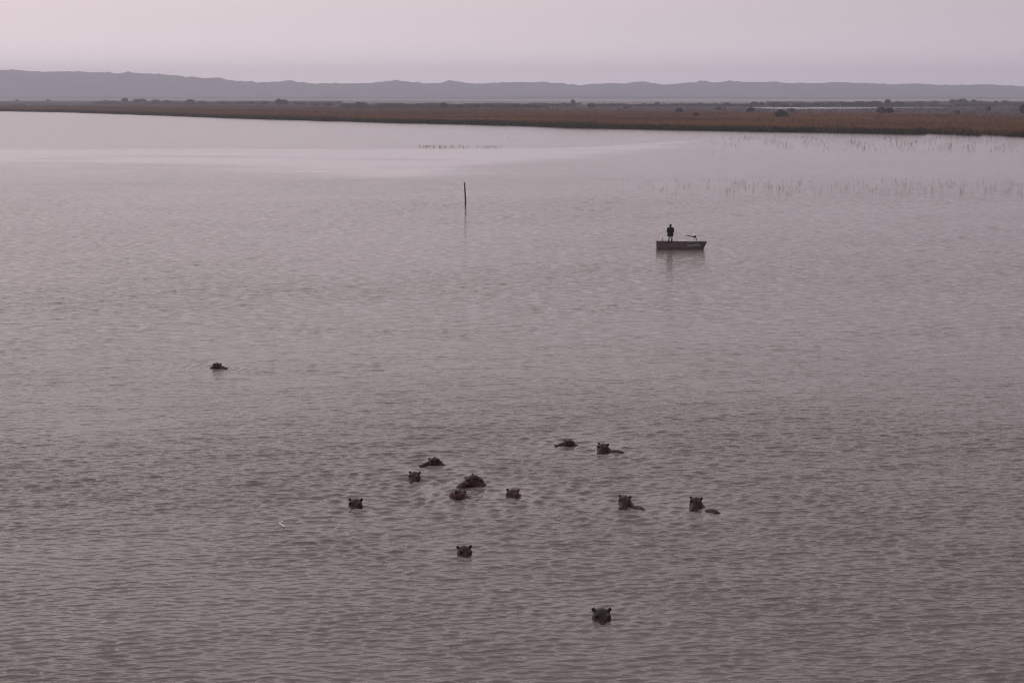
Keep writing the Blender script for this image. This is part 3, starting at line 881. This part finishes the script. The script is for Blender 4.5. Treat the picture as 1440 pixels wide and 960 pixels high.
def trolling_motor():
    r = empty('electric_motor', BX + Vector((1.08, -0.05, 0.53)))
    bm = bmesh.new(); box(bm, (0.06, 0, 0.02), (0.34, 0.18, 0.04)); box(bm, (-0.02, 0, 0.075), (0.10, 0.12, 0.07)); bmesh.ops.bevel(bm, geom=bm.edges[:], offset=0.008, segments=1, affect='EDGES')
    from_bm('mount', bm, MAT['black'], r)
    bm = bmesh.new(); tube(bm, [(0.0, 0, 0.10), (-0.02, 0, 0.24), (0.06, 0, 0.36), (0.10, 0, 0.40)], [0.065, 0.075, 0.065, 0.055], 8)
    from_bm('bracket', bm, MAT['white'], r, True)
    bm = bmesh.new(); ellipsoid(bm, (0.09, 0, 0.49), (0.125, 0.09, 0.085)); hd = from_bm('head', bm, MAT['black'], r, True)
    bm = bmesh.new(); ellipsoid(bm, (0.07, 0, 0.60), (0.13, 0.10, 0.075)); from_bm('cap', bm, MAT['white'], hd, True)
    bm = bmesh.new(); tube(bm, [(0.02, 0, 0.46), (-0.15, 0, 0.50), (-0.33, 0, 0.56), (-0.50, 0, 0.58)], [0.028, 0.03, 0.032, 0.036], 8)
    from_bm('tiller', bm, MAT['black'], r, True)
    bm = bmesh.new(); tube(bm, [(0.14, 0, 0.45), (0.24, 0, 0.36), (0.25, 0, 0.25), (0.18, 0, 0.12), (0.16, 0, 0.03)], 0.025, 8)
    from_bm('cable', bm, MAT['black'], r, True)
    r.scale = (1.2, 1.2, 1.2)
    tag(r, 'white and black electric motor with tiller on the bow of the boat', 'boat motor')
trolling_motor()

# ------------------------------------------------------------------ person standing on the rear deck, back to the camera
def person():
    Z0 = 0.472
    loc = BX + Vector((-0.98, -0.05, Z0))
    bm = bmesh.new()
    for sd in (-1, 1):
        capsule(bm, (sd * 0.095, 0.0, 0.92), (sd * 0.13, 0.02, 0.49), 0.098, 0.062)         # thigh
        capsule(bm, (sd * 0.13, 0.02, 0.49), (sd * 0.135, -0.02, 0.09), 0.060, 0.040)         # calf
        capsule(bm, (sd * 0.135, -0.03, 0.045), (sd * 0.15, 0.17, 0.035), 0.042, 0.034)      # foot
        capsule(bm, (sd * 0.19, 0, 1.42), (sd * 0.27, -0.02, 1.13), 0.056, 0.046)             # upper arm
        capsule(bm, (sd * 0.27, -0.02, 1.13), (sd * 0.17, 0.20, 1.02), 0.044, 0.032)          # forearm
        ellipsoid(bm, (sd * 0.145, 0.26, 1.00), (0.038, 0.05, 0.028))                        # palm
        for k in range(4):
            y0 = 0.30; x0 = sd * (0.175 - 0.022 * k)
            capsule(bm, (x0, y0, 1.005), (x0 - sd * 0.006, y0 + 0.035 + 0.006 * (k in (1, 2)), 0.99), 0.010, 0.009, 8, 3)
            capsule(bm, (x0 - sd * 0.006, y0 + 0.035 + 0.006 * (k in (1, 2)), 0.99), (x0 - sd * 0.01, y0 + 0.045, 0.96), 0.009, 0.008, 8, 3)
        capsule(bm, (sd * 0.115, 0.245, 1.005), (sd * 0.095, 0.29, 0.99), 0.012, 0.009, 8, 3)  # thumb
        ellipsoid(bm, (sd * 0.078, 0.01, 1.63), (0.014, 0.025, 0.034))                       # ear
    ellipsoid(bm, (0, 0, 0.95), (0.165, 0.115, 0.13))
    capsule(bm, (0, 0, 1.0), (0, 0.0, 1.30), 0.14, 0.155)
    ellipsoid(bm, (0, 0, 1.33), (0.18, 0.115, 0.17))
    capsule(bm, (-0.15, 0, 1.43), (0.15, 0, 1.43), 0.06, 0.06)
    capsule(bm, (0, 0, 1.44), (0, 0.015, 1.56), 0.058, 0.054)
    ellipsoid(bm, (0, 0.015, 1.645), (0.076, 0.096, 0.112))
    ellipsoid(bm, (0, 0.06, 1.59), (0.055, 0.055, 0.055))
    capsule(bm, (0, 0.105, 1.66), (0, 0.125, 1.625), 0.010, 0.015, 8, 3)                      # nose
    me = remesh(bm, 0.0125, 1); me.name = 'person'
    p = link('person', me, MAT['skin']); p.location = loc; p.rotation_euler = (0, 0, R(4))
    for sd in (-1, 1):
        bm = bmesh.new(); ellipsoid(bm, (sd * 0.030, 0.103, 1.655), (0.013, 0.008, 0.008)); from_bm('eye', bm, MAT['white'], p, True)
        bm = bmesh.new()
        capsule(bm, (sd * 0.135, -0.035, 0.05), (sd * 0.15, 0.18, 0.042), 0.052, 0.042)
        capsule(bm, (sd * 0.135, -0.02, 0.06), (sd * 0.131, 0.0, 0.34), 0.055, 0.075)
        me = remesh(bm, 0.012, 1); me.name = 'boot'; link('boot', me, MAT['boot'], p)
    bm = bmesh.new(); box(bm, (0, 0.108, 1.595), (0.045, 0.012, 0.010)); from_bm('mouth', bm, MAT['skin'], p)
    bm = bmesh.new()                                                                          # jacket, loose and long
    capsule(bm, (0, 0, 0.90), (0, 0, 1.30), 0.205, 0.20, 20); 
    ellipsoid(bm, (0, 0, 1.30), (0.26, 0.175, 0.20)); ellipsoid(bm, (-0.01, -0.01, 0.80), (0.285, 0.20, 0.26)); capsule(bm, (-0.10, 0, 1.25), (-0.125, 0, 0.78), 0.16, 0.165); capsule(bm, (0.10, 0, 1.25), (0.12, 0, 0.78), 0.16, 0.165)
    capsule(bm, (-0.16, 0, 1.425), (0.16, 0, 1.425), 0.082, 0.082)
    capsule(bm, (0, -0.01, 1.45), (0, 0.0, 1.53), 0.095, 0.075)                               # collar
    for sd in (-1, 1):
        capsule(bm, (sd * 0.205, 0, 1.41), (sd * 0.285, -0.02, 1.12), 0.085, 0.075)
        capsule(bm, (sd * 0.285, -0.02, 1.12), (sd * 0.19, 0.17, 1.03), 0.072, 0.055)
    bmesh.ops.scale(bm, vec=(1.0, 0.92, 1.0), verts=bm.verts)
    me = remesh(bm, 0.016, 2); me.name = 'jacket'
    b2 = bmesh.new(); b2.from_mesh(me)                                                        # clean hem
    bmesh.ops.bisect_plane(b2, geom=b2.verts[:] + b2.edges[:] + b2.faces[:], plane_co=(0, 0, 0.70), plane_no=(0, 0, 1), clear_inner=True)
    b2.to_mesh(me); b2.free(); me.shade_smooth()
    link('jacket', me, MAT['jacket'], p)
    bm = bmesh.new()
    for sd in (-1, 1):
        capsule(bm, (sd * 0.095, 0, 0.90), (sd * 0.128, 0.02, 0.42), 0.118, 0.092)
    ellipsoid(bm, (0, 0, 0.94), (0.185, 0.135, 0.13))
    me = remesh(bm, 0.014, 1); me.name = 'shorts'
    b2 = bmesh.new(); b2.from_mesh(me)
    bmesh.ops.bisect_plane(b2, geom=b2.verts[:] + b2.edges[:] + b2.faces[:], plane_co=(0, 0, 0.37), plane_no=(0, 0, 1), clear_inner=True)
    b2.to_mesh(me); b2.free(); me.shade_smooth()
    link('shorts', me, MAT['shorts'], p)
    bm = bmesh.new(); ellipsoid(bm, (0, -0.012, 1.66), (0.112, 0.112, 0.115)); ellipsoid(bm, (0, -0.05, 1.59), (0.085, 0.055, 0.09))
    me = remesh(bm, 0.012, 1); me.name = 'hair'; link('hair', me, MAT['hair'], p)
    tag(p, 'person in a black jacket and pale shorts standing in the boat, seen from behind', 'person')
person()

# ------------------------------------------------------------------ splashes
def splash(px, py, n, dx, dy, size, label):
    p = at(px, py, 0.02)
    g = random.Random(int(px))
    bm = bmesh.new()
    for i in range(n):
        t = i / max(n - 1, 1) - 0.5
        c = Vector((dx * t + g.gauss(0, 0.012), dy * t + g.gauss(0, 0.02), g.uniform(0.0, 0.035)))
        m = Matrix.Translation(c) @ Matrix.Rotation(g.uniform(-0.7, 0.2), 4, 'Z') @ Matrix.Diagonal((size * g.uniform(0.7, 1.5), size * g.uniform(0.5, 1.0), size * g.uniform(0.4, 0.9), 1))
        bmesh.ops.create_icosphere(bm, subdivisions=1, radius=1.0, matrix=m)
    o = from_bm('splash', bm, MAT['foam'], None, True)
    o.location = p
    tag(o, label, 'splash', kind='stuff')
splash(397, 738.5, 9, 0.22, -0.36, 0.034, 'bright white streak of splashed water left of the pod')
splash(397, 733.5, 3, 0.05, 0.0, 0.026, 'fleck of white water just behind the bright splash')
splash(474, 741.5, 4, -0.10, -0.35, 0.024, 'small white flecks of water below the leftmost head of the pod')
splash(571, 769, 3, 0.03, -0.2, 0.014, 'faint white flecks on the water between the pod and the lone head below')

# ------------------------------------------------------------------ haze
def haze():
    bm = bmesh.new()
    box(bm, (0, 4500, 95), (14000, 11400, 200))
    m = bpy.data.materials.new('dusk_haze'); m.use_nodes = True
    t = m.node_tree
    t.nodes.clear()
    out = t.nodes.new('ShaderNodeOutputMaterial'); v = t.nodes.new('ShaderNodeVolumePrincipled')
    v.inputs['Color'].default_value = (0.83, 0.862, 1.0, 1)
    v.inputs['Density'].default_value = 1.6e-4
    v.inputs['Anisotropy'].default_value = 0.2
    t.links.new(v.outputs[0], out.inputs['Volume'])
    o = from_bm('haze', bm, m)
    tag(o, 'thin lilac dusk haze over the lake and the far hills', 'haze', kind='stuff')
haze()
